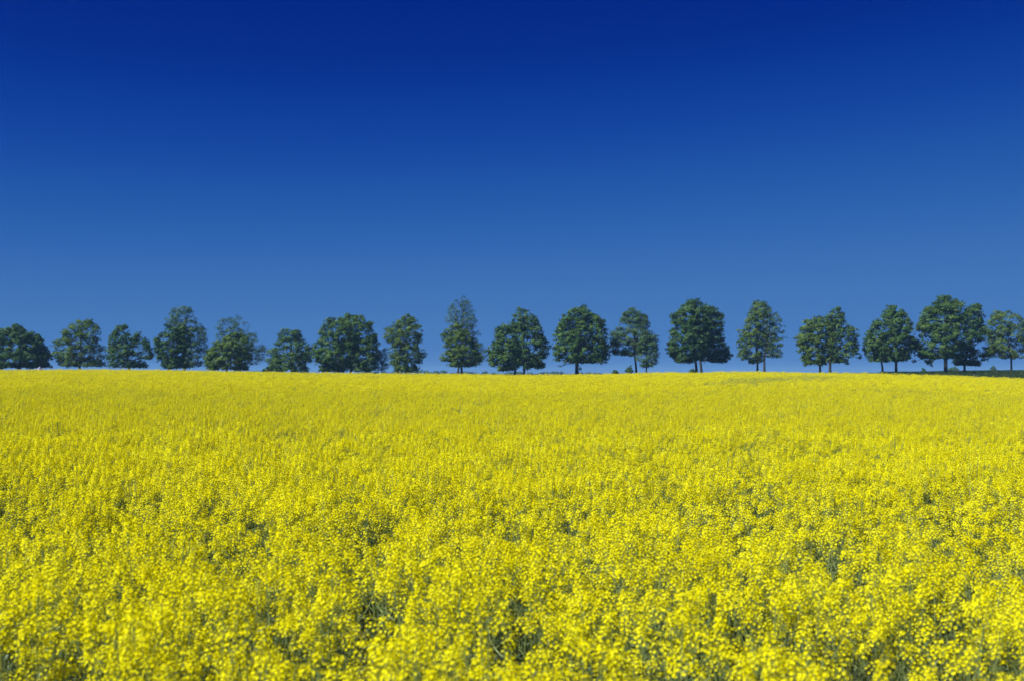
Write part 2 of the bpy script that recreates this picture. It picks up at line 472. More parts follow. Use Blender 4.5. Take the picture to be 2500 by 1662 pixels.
# --- all the rest: one standing crop
src = bpy.data.collections.new('crop_sources')
def source(name, me):
    o = bpy.data.objects.new(name, me); src.objects.link(o)
k = 0
for v in range(NV): source('s%02d' % k, protos[v][3]); k += 1                                         # 0..6
def joined_plant(seed, lod, bloom):
    st, lf, heads = make_plant(seed, lod, bloom); return joined([st, lf] + heads, 'rape_plant')
for v in range(NV): source('s%02d' % k, joined_plant(200 + v, 1, 1.0)); k += 1                          # 7..13
for v in range(NV): source('s%02d' % k, joined_plant(300 + v, 2, 1.0)); k += 1                          # 14..20
for v in range(3): source('s%02d' % k, joined_plant(400 + v, 1, 0.25)); k += 1                          # 21..23
for v in range(3): source('s%02d' % k, joined_plant(420 + v, 2, 0.12)); k += 1                          # 24..26
vid = LOD * NV + var
vid = np.where(isg & (LOD < 2), 21 + var % 3, vid)
vid = np.where(isg & (LOD == 2), 24 + var % 3, vid)

def instancer(name, P, rot, scl, ids, coll):
    me = bpy.data.meshes.new(name)
    me.vertices.add(len(P)); me.vertices.foreach_set('co', np.asarray(P, np.float32).ravel())
    for nm, ty, arr, key in (('rot', 'FLOAT_VECTOR', rot, 'vector'), ('scl', 'FLOAT_VECTOR', scl, 'vector'), ('vid', 'INT', ids, 'value')):
        at = me.attributes.new(nm, ty, 'POINT')
        at.data.foreach_set(key, np.asarray(arr, np.int32 if ty == 'INT' else np.float32).ravel())
    me.update()
    o = obj(name, me)
    ng = bpy.data.node_groups.new(name, 'GeometryNodeTree')
    ng.interface.new_socket('Geometry', in_out='INPUT', socket_type='NodeSocketGeometry')
    ng.interface.new_socket('Geometry', in_out='OUTPUT', socket_type='NodeSocketGeometry')
    gi = ng.nodes.new('NodeGroupInput'); go = ng.nodes.new('NodeGroupOutput')
    iop = ng.nodes.new('GeometryNodeInstanceOnPoints')
    ci = ng.nodes.new('GeometryNodeCollectionInfo'); ci.inputs['Collection'].default_value = coll
    ci.inputs['Separate Children'].default_value = True; ci.inputs['Reset Children'].default_value = True
    def attr(nm, ty):
        a = ng.nodes.new('GeometryNodeInputNamedAttribute'); a.data_type = ty; a.inputs['Name'].default_value = nm
        return a.outputs['Attribute']
    iop.inputs['Pick Instance'].default_value = True
    ng.links.new(gi.outputs[0], iop.inputs['Points']); ng.links.new(ci.outputs[0], iop.inputs['Instance'])
    ng.links.new(attr('vid', 'INT'), iop.inputs['Instance Index'])
    e2r = ng.nodes.new('FunctionNodeEulerToRotation')
    ng.links.new(attr('rot', 'FLOAT_VECTOR'), e2r.inputs[0]); ng.links.new(e2r.outputs[0], iop.inputs['Rotation'])
    ng.links.new(attr('scl', 'FLOAT_VECTOR'), iop.inputs['Scale'])
    ng.links.new(iop.outputs[0], go.inputs[0])
    md = o.modifiers.new('scatter', 'NODES'); md.node_group = ng
    return o

R = ~single
wid = np.interp(Y, [16, 60, 130], [1.0, 1.15, 1.6])
field = instancer('rapeseed_field', np.stack([X, Y, G], -1)[R], np.stack([tilt[:, 0], tilt[:, 1], spin], -1)[R],
                  np.stack([wid, wid, hgt], -1)[R], vid[R], src)
tag(field, 'vast field of yellow rapeseed in full flower reaching to the trees', 'crop field', kind='stuff')
print('PLANTS', N, 'individual to', NEAR_LIMIT)

# ------------------------------------------------------------------ grass behind the field
def tuft(seed):
    r = np.random.default_rng(seed); b = Buf()
    for k in range(26):
        an = r.uniform(0, 6.28); L = r.uniform(0.25, 0.6); o = np.array([math.cos(an), math.sin(an), 0]); sd = np.array([-o[1], o[0], 0])
        p = np.array([r.normal(0, 0.16), r.normal(0, 0.16), -0.02]); w = 0.014
        m = p + o * L * 0.15 + np.array([0, 0, L * 0.6]); t = p + o * L * 0.45 + np.array([0, 0, L])
        b.add([p - sd * w, p + sd * w, m + sd * w * 0.8, m - sd * w * 0.8], [(0, 1, 2, 3)], 0)
        b.add([m - sd * w * 0.8, m + sd * w * 0.8, t + sd * w * 0.1, t - sd * w * 0.1], [(0, 1, 2, 3)], 0)
    return b.mesh('grass_tuft', [M_GRASS])
gsrc = bpy.data.collections.new('grass_sources')
for k in range(4): gsrc.objects.link(bpy.data.objects.new('g%d' % k, tuft(900 + k)))
RG = np.random.default_rng(8)
gxx, gyy = scatter(155, 285, 1.6, 8, RG)
kk = gyy > field_end(px_of(gxx, gyy)) + 0.3
gxx, gyy = gxx[kk], gyy[kk]
n = len(gxx); s = RG.uniform(0.7, 1.5, n) * np.interp(px_of(gxx, gyy), [2000, 2400], [0.45, 0.8])
grass = instancer('grass', np.stack([gxx, gyy, ground(gxx, gyy)], -1), np.stack([np.zeros(n), np.zeros(n), RG.uniform(0, 6.28, n)], -1),
                  np.stack([s * 1.2, s * 1.2, s], -1), RG.integers(0, 4, n), gsrc)
tag(grass, 'dark rough grass verge between the field and the trees', 'grass', kind='stuff')

# ------------------------------------------------------------------ trees
def foliage_mat(name, dark, mid, light):
    return leafy(name, [(0.0, dark), (0.5, mid), (1.0, light)], 0.25, (0.8, 1.0, 0.35), 'tone')
F_MAPLE = foliage_mat('maple_leaf', (0.034, 0.078, 0.022), (0.070, 0.142, 0.038), (0.135, 0.228, 0.066))
F_DARK = foliage_mat('dark_leaf', (0.026, 0.062, 0.022), (0.050, 0.110, 0.036), (0.106, 0.190, 0.066))
F_OLIVE = foliage_mat('olive_leaf', (0.048, 0.090, 0.018), (0.090, 0.156, 0.032), (0.152, 0.232, 0.056))
F_TEAL = foliage_mat('teal_leaf', (0.042, 0.088, 0.040), (0.076, 0.142, 0.064), (0.126, 0.208, 0.094))

ZOOM = {1: (0, 4.537), 2: (480, 4.067), 3: (1020, 4.718), 4: (1460, 4.537), 5: (1920, 4.067)}
def at(px, py, Yd):
    """the point at depth Yd that the photograph shows at (px, py)"""
    return np.array([(px - 1250) / FPX * Yd, Yd, ZC + (HOR - py) / FPX * Yd])

def tree(name, label, zoom, Yd, trunk_x, rows, lobes=(), mat=None, dens=1.0, leaf=0.26, bough=0.75, trunk_w=0.42, seed=0, group='trees in a row along the field edge', cat='tree', fork=0.30, lean=0.0, holes=()):
    x0, s = ZOOM[zoom]
    r = np.random.default_rng(seed + 50)
    k = Yd / FPX
    tx = ((x0 + trunk_x / s) - 1250) * k
    gz = float(ground(tx, Yd))
    base = np.array([tx, Yd, gz])
    rows = np.array(rows, float)
    z = ZC + (HOR - (700 + rows[:, 0] / s)) * k
    xl = ((x0 + rows[:, 1] / s) - 1250) * k; xr = ((x0 + rows[:, 2] / s) - 1250) * k
    o = np.argsort(z); z, xl, xr = z[o], xl[o], xr[o]
    ztop, zbot = z[-1], z[0]
    zz = np.linspace(zbot, ztop, 60)
    cl, cr = np.interp(zz, z, xl), np.interp(zz, z, xr)
    wd = (cr - cl) / 2
    ker = np.hanning(17); ker /= ker.sum()
    wsm = np.convolve(np.pad(wd, 8, mode='edge'), ker, 'valid') * 0.86
    cxs = (cl + cr) / 2
    cxsm = np.convolve(np.pad(cxs, 8, mode='edge'), ker, 'valid')
    area = float(np.sum(2 * math.pi * wd * 0.93) * (zz[1] - zz[0]))
    # boughs: tufts of leaves spread near the crown's surface, fewer inside
    nb = int(area / (bough ** 2) * 1.25 * min(1.0, 0.5 + dens * 0.6)) + 12
    p = wd + 0.25; p = p / p.sum()
    hi = r.choice(60, nb, p=p)
    th = r.uniform(0, 2 * math.pi, nb)
    rb = bough * r.uniform(0.38, 1.15, nb)
    rb = np.minimum(rb, np.maximum(wd[hi] * 0.85, 0.22))
    rad = np.where(r.uniform(0, 1, nb) < 0.74, r.uniform(0.80, 1.03, nb), r.uniform(0.25, 0.86, nb))
    sprig = r.uniform(0, 1, nb) < 0.16          # small shoots that break the outline
    rb = np.where(sprig, np.minimum(rb, bough * r.uniform(0.28, 0.45, nb)), rb)
    rad = np.where(sprig, r.uniform(1.0, 1.0 + 0.35 / np.maximum(wd[hi], 0.6)), rad)
    ct, sn = np.cos(th), np.sin(th)
    half = np.maximum(wd[hi] - rb * 0.62, 0.02)
    cx = np.where(np.abs(ct) > 0.75, cxs[hi], cxsm[hi] * 0.4 + cxs[hi] * 0.6)
    C = np.stack([cx + half * rad * ct, Yd + np.maximum(wsm[hi] - rb * 0.5, 0.02) * rad * sn, np.maximum(zz[hi] + r.normal(0, 0.1, nb) - rb * 0.2, zbot + rb * 0.6)], -1)
    outw = unit(np.stack([ct, sn, (hi / 60.0 - 0.35) * 1.2], -1))
    lobe_first = []; nlobe0 = len(C)
    for (lx, ly, lrx, lry) in lobes:
        lobe_first.append(len(C))
        c = at(x0 + lx / s, 700 + ly / s, Yd); rx, rz = lrx / s * k, lry / s * k
        m = max(3, int(9 * rx * rz / bough ** 2))
        u = unit(r.normal(0, 1, (m, 3))) * r.uniform(0.3, 0.95, (m, 1))
        C = np.concatenate([C, c + u * [max(rx - 0.2, 0.05), rx * 0.8, max(rz - 0.2, 0.05)]]); outw = np.concatenate([outw, unit(u + [0, 0, 0.3])])
        rb = np.concatenate([rb, np.minimum(bough * r.uniform(0.5, 0.9, m), max(min(rx, rz), 0.16) * 0.9)])
    nlobe = len(C) - nlobe0
    if len(holes):
        ok = np.ones(len(C), bool)
        for (hx, hy, hrx, hry) in holes:
            c = at(x0 + hx / s, 700 + hy / s, Yd)
            ok &= ((C[:, 0] - c[0]) / (hrx / s * k)) ** 2 + ((C[:, 2] - c[2]) / (hry / s * k)) ** 2 > 1
        ok[nlobe0:] = True
        lobe_first = [int(ok[:q].sum()) for q in lobe_first]
        C, outw, rb = C[ok], outw[ok], rb[ok]
    nb = len(C)
    # leaves
    per = np.maximum(4, (30 * dens * (rb / 0.26 * 0.26 / leaf) ** 2 * 0.42).astype(int))
    bi = np.repeat(np.arange(nb), per)
    nl = len(bi)
    d = unit(r.normal(0, 1, (nl, 3)) + outw[bi] * 0.55 + np.array([0, 0, 0.35]))
    q = r.uniform(0.25, 1.0, nl) ** 0.5
    axs = unit(outw + r.normal(0, 0.45, (nb, 3)) + np.array([0, 0, -0.05]))      # each bough is drawn out along its twig
    pos = C[bi] + d * (rb[bi] * q)[:, None] * np.array([0.85, 0.85, 0.55])
    pos = pos + axs[bi] * (np.sum(d * axs[bi], 1) * q * rb[bi] * 0.55)[:, None] + r.normal(0, 0.05, (nl, 3))
    nrm = unit(d * 0.8 + outw[bi] * 0.35 + np.array([0, 0, 0.45]) + r.normal(0, 0.42, (nl, 3)))
    a, b = frames(nrm)
    ro = r.uniform(0, 6.28, nl)
    e1 = np.cos(ro)[:, None] * a + np.sin(ro)[:, None] * b; e2 = np.cross(nrm, e1)
    sz = (leaf * r.uniform(0.55, 1.2, nl))[:, None]
    v = np.stack([pos - e1 * sz * 0.62, pos - e2 * sz * 0.40 + e1 * sz * 0.05 - nrm * sz * 0.06, pos + e1 * sz * 0.62 - nrm * sz * 0.12, pos + e2 * sz * 0.40 + e1 * sz * 0.05 - nrm * sz * 0.06], 1)
    v = v - base
    tone_b = np.clip(r.normal(0.5, 0.30, nb), 0, 1)
    tone = np.clip(tone_b[bi] + r.normal(0, 0.16, nl), 0, 1)
    root = obj(name, None)
    root.location = base
    tag(root, label, cat, group)
    obj('crown', mesh_np('crown', v.reshape(-1, 3), np.arange(nl * 4).reshape(-1, 4), [mat or F_MAPLE], tone=tone), root)
    # trunk and limbs
    H = ztop - gz
    fz = gz + max((zbot - gz) * 1.0 + 0.3, H * fork * 0.6)
    tb = Buf()
    topc = np.array([np.interp(zbot + 0.78 * (ztop - zbot), zz, cxs), Yd, zbot + 0.82 * (ztop - zbot)])
    fork_p = np.array([tx + lean, Yd, fz])
    pts = [base + [0, 0, -0.25], base + [0, 0, 0.15], base + [lean * 0.3, 0, (fz - gz) * 0.5], fork_p]
    n2 = 7
    for i in range(1, n2 + 1):
        t = i / n2
        pts.append(fork_p * (1 - t) + topc * t + np.array([r.normal(0, 0.12), r.normal(0, 0.12), 0]) * (t < 1))
    pts = np.array(pts)
    rr = np.concatenate([[trunk_w * 0.72, trunk_w * 0.60, trunk_w * 0.50, trunk_w * 0.47], np.linspace(trunk_w * 0.42, 0.03, n2)])
    tb.tube(pts - base, rr, 8, 0)
    nlimb = min(nb - nlobe, 28)
    pick = np.concatenate([r.choice(nb - nlobe, nlimb, replace=False), lobe_first])
    for i in pick.astype(int):
        tgt = C[i] - outw[i] * 0.1
        zs = np.clip(fz + (tgt[2] - fz) * r.uniform(0.05, 0.6), fz * 0.98, topc[2])
        t = np.clip((zs - fork_p[2]) / max(topc[2] - fork_p[2], 0.1), 0, 1)
        st = fork_p * (1 - t) + topc * t
        L = np.linalg.norm(tgt - st)
        mid = (st + tgt) / 2 + np.array([0, 0, L * r.uniform(-0.02, 0.16)]) + r.normal(0, 0.06, 3) * L * 0.5
        tt = np.linspace(0, 1, 6)[:, None]
        cpts = (1 - tt) ** 2 * st + 2 * tt * (1 - tt) * mid + tt ** 2 * tgt
        w0 = trunk_w * 0.17 * (1 - 0.55 * t) * r.uniform(0.7, 1.2)
        tb.tube(cpts - base, np.linspace(w0, 0.018, 6), 5, 0)
        for _ in range(3):          # twigs that reach neighbouring tufts
            j = r.integers(0, nb)
            cand = r.integers(0, nb, 8)
            j = cand[np.argmin(np.linalg.norm(C[cand] - tgt, axis=1))]
            s0 = cpts[r.integers(2, 5)]
            tb.tube(np.stack([s0, (s0 + C[j]) / 2 + [0, 0, 0.12], C[j]]) - base, [w0 * 0.4, w0 * 0.25, 0.012], 4, 0)
    obj('trunk', tb.mesh('trunk', [M_BARK], smooth=True), root)
    return root, nl

TREES = [
 dict(label='broad dark bushy tree cut by the left edge, leaves down to the field', zoom=1, Yd=203, trunk_x=20, mat=F_DARK, dens=1.35, bough=0.85, seed=1,
      rows=[(432, 120, 200), (470, 40, 265), (520, -60, 400), (600, -150, 465), (680, -210, 500), (760, -240, 540), (820, -250, 555), (895, -240, 530)]),
 dict(label='loose rounded olive-green tree with sky gaps, second from the left edge', zoom=1, Yd=205, trunk_x=885, mat=F_OLIVE, dens=0.62, bough=0.8, leaf=0.22, seed=2, fork=0.12,
      rows=[(370, 880, 1010), (410, 820, 1050), (470, 690, 1110), (540, 640, 1105), (600, 610, 1060), (680, 580, 1160), (760, 600, 1165), (830, 660, 1150), (885, 720, 1180)],
      holes=[(870, 640, 45, 40), (745, 715, 60, 30), (1010, 790, 50, 35)]),
 dict(label='low dark tree with a forked top, third from the left edge', zoom=1, Yd=204, trunk_x=1430, mat=F_DARK, dens=0.62, bough=0.72, seed=3, fork=0.15,
      rows=[(442, 1290, 1410), (490, 1240, 1425), (560, 1205, 1470), (640, 1200, 1640), (720, 1180, 1715), (790, 1190, 1700), (850, 1190, 1620), (895, 1270, 1610)],
      lobes=[(1523, 560, 42, 66), (1610, 620, 48, 70)], holes=[(1500, 690, 28, 22), (1440, 770, 26, 18)]),
 dict(label='dense dark green tree standing before a taller feathery one', zoom=1, Yd=203, trunk_x=1880, mat=F_DARK, dens=0.85, bough=0.75, seed=4, fork=0.12,
      rows=[(435, 1830, 2060), (500, 1810, 2090), (560, 1730, 2100), (640, 1700, 2110), (720, 1730, 2110), (800, 1760, 2120), (860, 1800, 2130), (905, 1850, 2100)]),
 dict(label='tall feathery green tree rising behind the dense dark one, left part of row', zoom=1, Yd=213, trunk_x=2040, mat=F_TEAL, dens=0.42, bough=0.75, leaf=0.19, seed=5, fork=0.15,
      rows=[(235, 1960, 2110), (270, 1870, 2130), (320, 1850, 2160), (380, 1845, 2185), (440, 1860, 2240), (500, 1900, 2300), (560, 1950, 2315), (640, 2000, 2300), (720, 2040, 2310), (800, 2060, 2250), (890, 2080, 2210)]),
 dict(label='round olive-green tree in front of a thin bluish one', zoom=2, Yd=203, trunk_x=300, mat=F_OLIVE, dens=0.85, bough=0.7, leaf=0.22, seed=6, fork=0.12,
      rows=[(455, 370, 430), (490, 290, 520), (540, 200, 540), (600, 110, 545), (680, 85, 545), (740, 75, 540), (790, 100, 520), (825, 110, 500)]),
 dict(label='thin bluish see-through tree behind the round olive-green one', zoom=2, Yd=214, trunk_x=430, mat=F_TEAL, dens=0.28, bough=0.72, leaf=0.17, seed=7, fork=0.15,
      rows=[(290, 350, 410), (320, 230, 460), (370, 205, 520), (430, 195, 520), (480, 185, 600), (540, 200, 650), (600, 300, 700), (660, 400, 695), (720, 480, 680), (775, 520, 600)]),
 dict(label='small tree with bare lower branches, left of the widest dark crown', zoom=2, Yd=205, trunk_x=945, mat=F_MAPLE, dens=0.62, bough=0.72, leaf=0.22, seed=8, fork=0.12,
      rows=[(430, 840, 1020), (470, 810, 1045), (530, 810, 1055), (580, 760, 1150), (630, 710, 1160), (690, 710, 1150), (760, 690, 1120), (835, 690, 1100)]),
 dict(label='wide dark tree with a small spike on top, left one of a merged pair', zoom=2, Yd=204, trunk_x=1415, mat=F_MAPLE, dens=0.9, bough=0.8, seed=9, fork=0.1,
      rows=[(325, 1270, 1470), (390, 1250, 1560), (460, 1220, 1580), (530, 1195, 1600), (600, 1145, 1600), (680, 1140, 1600), (740, 1180, 1560), (800, 1200, 1500), (840, 1220, 1480)],
      lobes=[(1360, 315, 14, 30)]),
 dict(label='wide tree with a smooth rounded top, right one of a merged pair', zoom=2, Yd=212, trunk_x=1530, mat=F_MAPLE, dens=0.8, bough=0.8, seed=10, fork=0.1,
      rows=[(290, 1440, 1530), (315, 1420, 1690), (360, 1400, 1745), (430, 1450, 1750), (500, 1500, 1800), (570, 1500, 1830), (650, 1500, 1820), (720, 1480, 1800), (790, 1500, 1790), (838, 1560, 1760)],
      holes=[(1640, 700, 35, 30)]),
 dict(label='ragged olive tree with a pointed top leaning right, before the tall thin one', zoom=2, Yd=205, trunk_x=2000, mat=F_OLIVE, dens=0.65, bough=0.68, leaf=0.22, seed=11, fork=0.1,
      rows=[(275, 2075, 2110), (320, 2000, 2170), (380, 1930, 2240), (440, 1850, 2240), (500, 1840, 2240), (560, 1900, 2250), (640, 1920, 2285), (710, 1910, 2260), (760, 1930, 2180), (800, 1950, 2205), (845, 1980, 2190)],
      holes=[(2230, 590, 40, 35)]),
 dict(label='slight pale sapling between the widest pair and the ragged olive tree', zoom=2, Yd=215, trunk_x=1840, mat=F_TEAL, dens=0.24, bough=0.6, leaf=0.15, seed=12, fork=0.2, trunk_w=0.16,
      rows=[(590, 1820, 1880), (650, 1770, 1910), (720, 1750, 1920), (790, 1760, 1910), (840, 1780, 1880)]),
 dict(label='bushy olive tree standing before the tallest thin-leaved tree', zoom=3, Yd=204, trunk_x=505, mat=F_OLIVE, dens=0.75, bough=0.68, leaf=0.2, seed=13, fork=0.2, trunk_w=0.38,
      rows=[(438, 420, 480), (480, 330, 560), (540, 265, 600), (620, 285, 680), (700, 310, 715), (760, 280, 730), (820, 255, 740), (870, 320, 700), (920, 400, 640)]),
 dict(label='tall thin-leaved tree with sky showing through its narrow top', zoom=3, Yd=213, trunk_x=455, mat=F_TEAL, dens=0.27, bough=0.68, leaf=0.17, seed=14, fork=0.3, trunk_w=0.34, lean=0.9,
      rows=[(95, 505, 535), (140, 470, 580), (180, 390, 610), (240, 365, 640), (320, 320, 670), (390, 305, 690), (440, 345, 650), (500, 400, 710), (560, 450, 720), (640, 500, 710), (700, 540, 790), (780, 560, 800), (850, 580, 790), (905, 600, 770)]),
 dict(label='dark low tree joined to a taller pointed one on its right', zoom=3, Yd=204, trunk_x=1120, mat=F_MAPLE, dens=0.9, bough=0.75, seed=15, fork=0.18,
      rows=[(440, 960, 1010), (470, 910, 1100), (540, 895, 1140), (620, 880, 1160), (690, 820, 1190), (760, 815, 1200), (830, 800, 1200), (890, 830, 1190), (940, 920, 1120), (965, 950, 1060)],
      holes=[(870, 935, 50, 45)]),
 dict(label='pointed maple-like tree joined to a lower dark one on its left', zoom=3, Yd=211, trunk_x=1225, mat=F_MAPLE, dens=0.75, bough=0.75, seed=16, fork=0.18,
      rows=[(230, 1150, 1190), (280, 1110, 1260), (330, 1085, 1345), (390, 1050, 1400), (440, 1060, 1410), (490, 1100, 1460), (550, 1100, 1430), (610, 1100, 1490), (680, 1080, 1515), (750, 1080, 1510), (820, 1080, 1450), (890, 1130, 1480), (945, 1200, 1440)],
      holes=[(1470, 850, 40, 22), (1330, 930, 40, 18)]),
 dict(label='large single domed tree with a spike top and one thick trunk', zoom=3, Yd=205, trunk_x=1832, mat=F_MAPLE, dens=0.9, bough=0.72, seed=17, fork=0.22, trunk_w=0.62,
      rows=[(232, 1860, 1930), (290, 1690, 2000), (340, 1660, 2120), (400, 1620, 2160), (470, 1600, 2165), (540, 1570, 2175), (600, 1545, 2190), (680, 1555, 2200), (750, 1560, 2210), (800, 1580, 2215), (850, 1740, 2195), (880, 1860, 2180)],
      lobes=[(1898, 215, 14, 34), (1615, 840, 60, 28), (1640, 915, 42, 14), (1875, 940, 20, 18), (1700, 868, 40, 14)]),
 dict(label='grey-green tree with a slanting low limb, behind a small bushy one', zoom=4, Yd=210, trunk_x=425, mat=F_TEAL, dens=0.65, bough=0.7, leaf=0.2, seed=18, fork=0.25, trunk_w=0.36, lean=-0.35,
      rows=[(240, 360, 385), (280, 280, 520), (330, 265, 560), (400, 240, 570), (460, 210, 570), (520, 130, 600), (590, 110, 600), (660, 110, 560), (720, 150, 500), (765, 250, 460)]),
 dict(label='small bushy tree at the right foot of the grey-green one', zoom=4, Yd=203, trunk_x=535, mat=F_TEAL, dens=0.55, bough=0.62, leaf=0.19, seed=19, fork=0.15, trunk_w=0.26,
      rows=[(480, 470, 590), (540, 450, 660), (600, 440, 670), (680, 430, 660), (740, 420, 680), (800, 430, 660), (850, 450, 640), (890, 500, 580)]),
 dict(label='broad dark domed tree on the left trunk of two close trunks', zoom=4, Yd=204, trunk_x=1092, mat=F_DARK, dens=0.95, bough=0.78, seed=20, fork=0.2, trunk_w=0.46, lean=-0.2,
      rows=[(160, 1000, 1110), (210, 960, 1160), (270, 870, 1240), (340, 800, 1260), (400, 800, 1250), (470, 790, 1250), (540, 790, 1260), (620, 780, 1250), (690, 770, 1250), (740, 790, 1240), (790, 850, 1150), (840, 880, 990)]),
 dict(label='broad dark tree with twig horns, on the right trunk of two close trunks', zoom=4, Yd=211, trunk_x=1145, mat=F_DARK, dens=0.85, bough=0.78, seed=21, fork=0.2, trunk_w=0.46, lean=-0.2,
      rows=[(200, 1180, 1230), (250, 1080, 1310), (310, 1080, 1390), (370, 1080, 1395), (450, 1080, 1390), (540, 1100, 1390), (600, 1100, 1440), (660, 1100, 1445), (730, 1150, 1480), (790, 1200, 1470), (840, 1240, 1420)],
      lobes=[(1280, 232, 15, 36), (1386, 318, 14, 38)]),
 dict(label='pointed green tree with spiky left side, left half of a joined pair', zoom=4, Yd=204, trunk_x=1765, mat=F_OLIVE, dens=0.58, bough=0.66, leaf=0.22, seed=22, fork=0.2, trunk_w=0.36,
      rows=[(150, 1750, 1840), (200, 1710, 1860), (260, 1670, 1890), (330, 1645, 1880), (420, 1610, 1880), (500, 1550, 1890), (560, 1550, 1880), (640, 1530, 1870), (700, 1560, 1870), (760, 1560, 1860), (810, 1650, 1820), (850, 1670, 1780)]),
 dict(label='airy tree with layered twigs reaching right, right half of a joined pair', zoom=4, Yd=211, trunk_x=1842, mat=F_TEAL, dens=0.42, bough=0.62, leaf=0.2, seed=23, fork=0.2, trunk_w=0.4,
      rows=[(190, 1790, 1860), (250, 1800, 1930), (310, 1830, 2000), (380, 1850, 2060), (440, 1860, 2080), (520, 1870, 2060), (575, 1880, 2120), (640, 1870, 2050), (700, 1860, 2040), (750, 1850, 2050), (790, 1830, 1990)],
      holes=[(2060, 545, 50, 16), (2060, 610, 50, 16), (2040, 670, 50, 14)]),
 dict(label='light green rounded tree on the thinner left trunk, fourth group from right', zoom=5, Yd=204, trunk_x=333, mat=F_OLIVE, dens=0.75, bough=0.75, seed=24, fork=0.2, trunk_w=0.4,
      rows=[(290, 250, 320), (350, 170, 420), (410, 140, 470), (470, 120, 480), (530, 90, 490), (590, 120, 490), (650, 125, 480), (710, 150, 470), (775, 170, 400)]),
 dict(label='dark wind-swept tree with a leaning peak and boughs drooping right', zoom=5, Yd=211, trunk_x=432, mat=F_MAPLE, dens=0.65, bough=0.72, seed=25, fork=0.2, trunk_w=0.5,
      rows=[(215, 480, 540), (260, 390, 565), (320, 380, 590), (370, 390, 610), (430, 400, 700), (470, 410, 735), (540, 410, 700), (600, 420, 730), (660, 430, 740), (705, 430, 720), (750, 440, 560)],
      lobes=[(590, 755, 40, 22), (735, 700, 25, 22)], holes=[(640, 715, 60, 20)]),
 dict(label='pear-shaped green tree on a forked trunk, left of the tallest broad pair', zoom=5, Yd=204, trunk_x=1088, mat=F_MAPLE, dens=0.85, bough=0.72, seed=26, fork=0.22, trunk_w=0.48,
      rows=[(190, 1000, 1070), (230, 980, 1180), (290, 950, 1190), (340, 870, 1230), (390, 850, 1260), (440, 815, 1270), (510, 790, 1280), (570, 790, 1280), (630, 830, 1240), (690, 900, 1230), (740, 980, 1150)],
      holes=[(1130, 590, 50, 26)]),
 dict(label='low tree with a slanting trunk beside the pear-shaped one', zoom=5, Yd=211, trunk_x=955, mat=F_MAPLE, dens=0.65, bough=0.68, seed=27, fork=0.3, trunk_w=0.36, lean=-0.25,
      rows=[(470, 800, 1000), (560, 760, 1000), (620, 755, 1020), (680, 790, 1040), (745, 860, 1010)]),
 dict(label='tallest broad tree at the right on a thick pale-lit trunk', zoom=5, Yd=204, trunk_x=1580, mat=F_MAPLE, dens=0.9, bough=0.78, seed=28, fork=0.22, trunk_w=0.66,
      rows=[(92, 1600, 1640), (120, 1500, 1680), (170, 1450, 1770), (230, 1365, 1800), (290, 1350, 1800), (350, 1315, 1790), (420, 1310, 1780), (480, 1300, 1770), (540, 1245, 1760), (600, 1240, 1740), (660, 1260, 1720), (715, 1370, 1660)],
      lobes=[(1420, 740, 40, 38), (1275, 740, 30, 24)]),
 dict(label='dark tree with a shaded underside, behind the tallest broad tree', zoom=5, Yd=211, trunk_x=1767, mat=F_DARK, dens=0.9, bough=0.75, seed=29, fork=0.22, trunk_w=0.44,
      rows=[(175, 1840, 1935), (230, 1790, 1935), (290, 1780, 1970), (360, 1780, 1960), (430, 1780, 2000), (500, 1760, 1960), (570, 1700, 1900), (650, 1650, 1890), (720, 1660, 1900), (780, 1700, 1920)]),
 dict(label='slim tree at the right edge with forked limbs seen through its crown', zoom=5, Yd=206, trunk_x=2232, mat=F_OLIVE, dens=0.6, bough=0.72, leaf=0.22, seed=30, fork=0.3, trunk_w=0.36,
      rows=[(250, 2060, 2220), (290, 2030, 2330), (350, 2010, 2370), (420, 1990, 2400), (490, 2000, 2420), (560, 2010, 2420), (620, 2030, 2410), (680, 2100, 2390), (715, 2150, 2280)],
      lobes=[(2000, 650, 95, 80), (1960, 720, 40, 25)], holes=[(2230, 600, 60, 50)]),
]
tot = 0
for t in TREES:
    _, nl = tree('tree', **t); tot += nl

SHRUBS = [
 dict(label='dark shrub at the foot of the grey-green tree', zoom=4, Yd=202, trunk_x=350, seed=61, rows=[(885, 335, 365), (910, 305, 380), (945, 300, 400)]),
 dict(label='tiny shrub standing alone at the field edge, left of the slanting-limb tree', zoom=4, Yd=201, trunk_x=190, seed=62, rows=[(928, 175, 205), (955, 165, 215)]),
 dict(label='small shrub left of the two close trunks', zoom=4, Yd=201, trunk_x=1040, seed=63, rows=[(908, 1030, 1060), (930, 1015, 1070), (955, 1010, 1075)]),
 dict(label='small upright shrub left of the tallest broad tree', zoom=5, Yd=200, trunk_x=1358, seed=64, rows=[(812, 1345, 1370), (835, 1335, 1385), (862, 1345, 1375)]),
 dict(label='low dark shrub to the right of the large single domed tree', zoom=3, Yd=201, trunk_x=2278, seed=65, rows=[(962, 2265, 2290), (978, 2250, 2300), (1000, 2250, 2300)]),
 dict(label='pale far bush seen between the two trunks of the tallest pair', zoom=5, Yd=300, trunk_x=1655, seed=66, mat=F_TEAL, dens=0.7, rows=[(798, 1640, 1680), (815, 1600, 1705), (840, 1590, 1720)]),
 dict(label='far cone-shaped bush left of the slim right edge tree', zoom=5, Yd=300, trunk_x=2050, seed=67, rows=[(785, 2047, 2060), (810, 2025, 2075), (838, 2000, 2090)]),
]
for t in SHRUBS:
    kw = dict(mat=F_DARK, dens=0.9, bough=0.38, leaf=0.17, trunk_w=0.09, fork=0.2, cat='shrub', group='shrubs below the trees'); kw.update(t)
    tree('shrub', **kw)

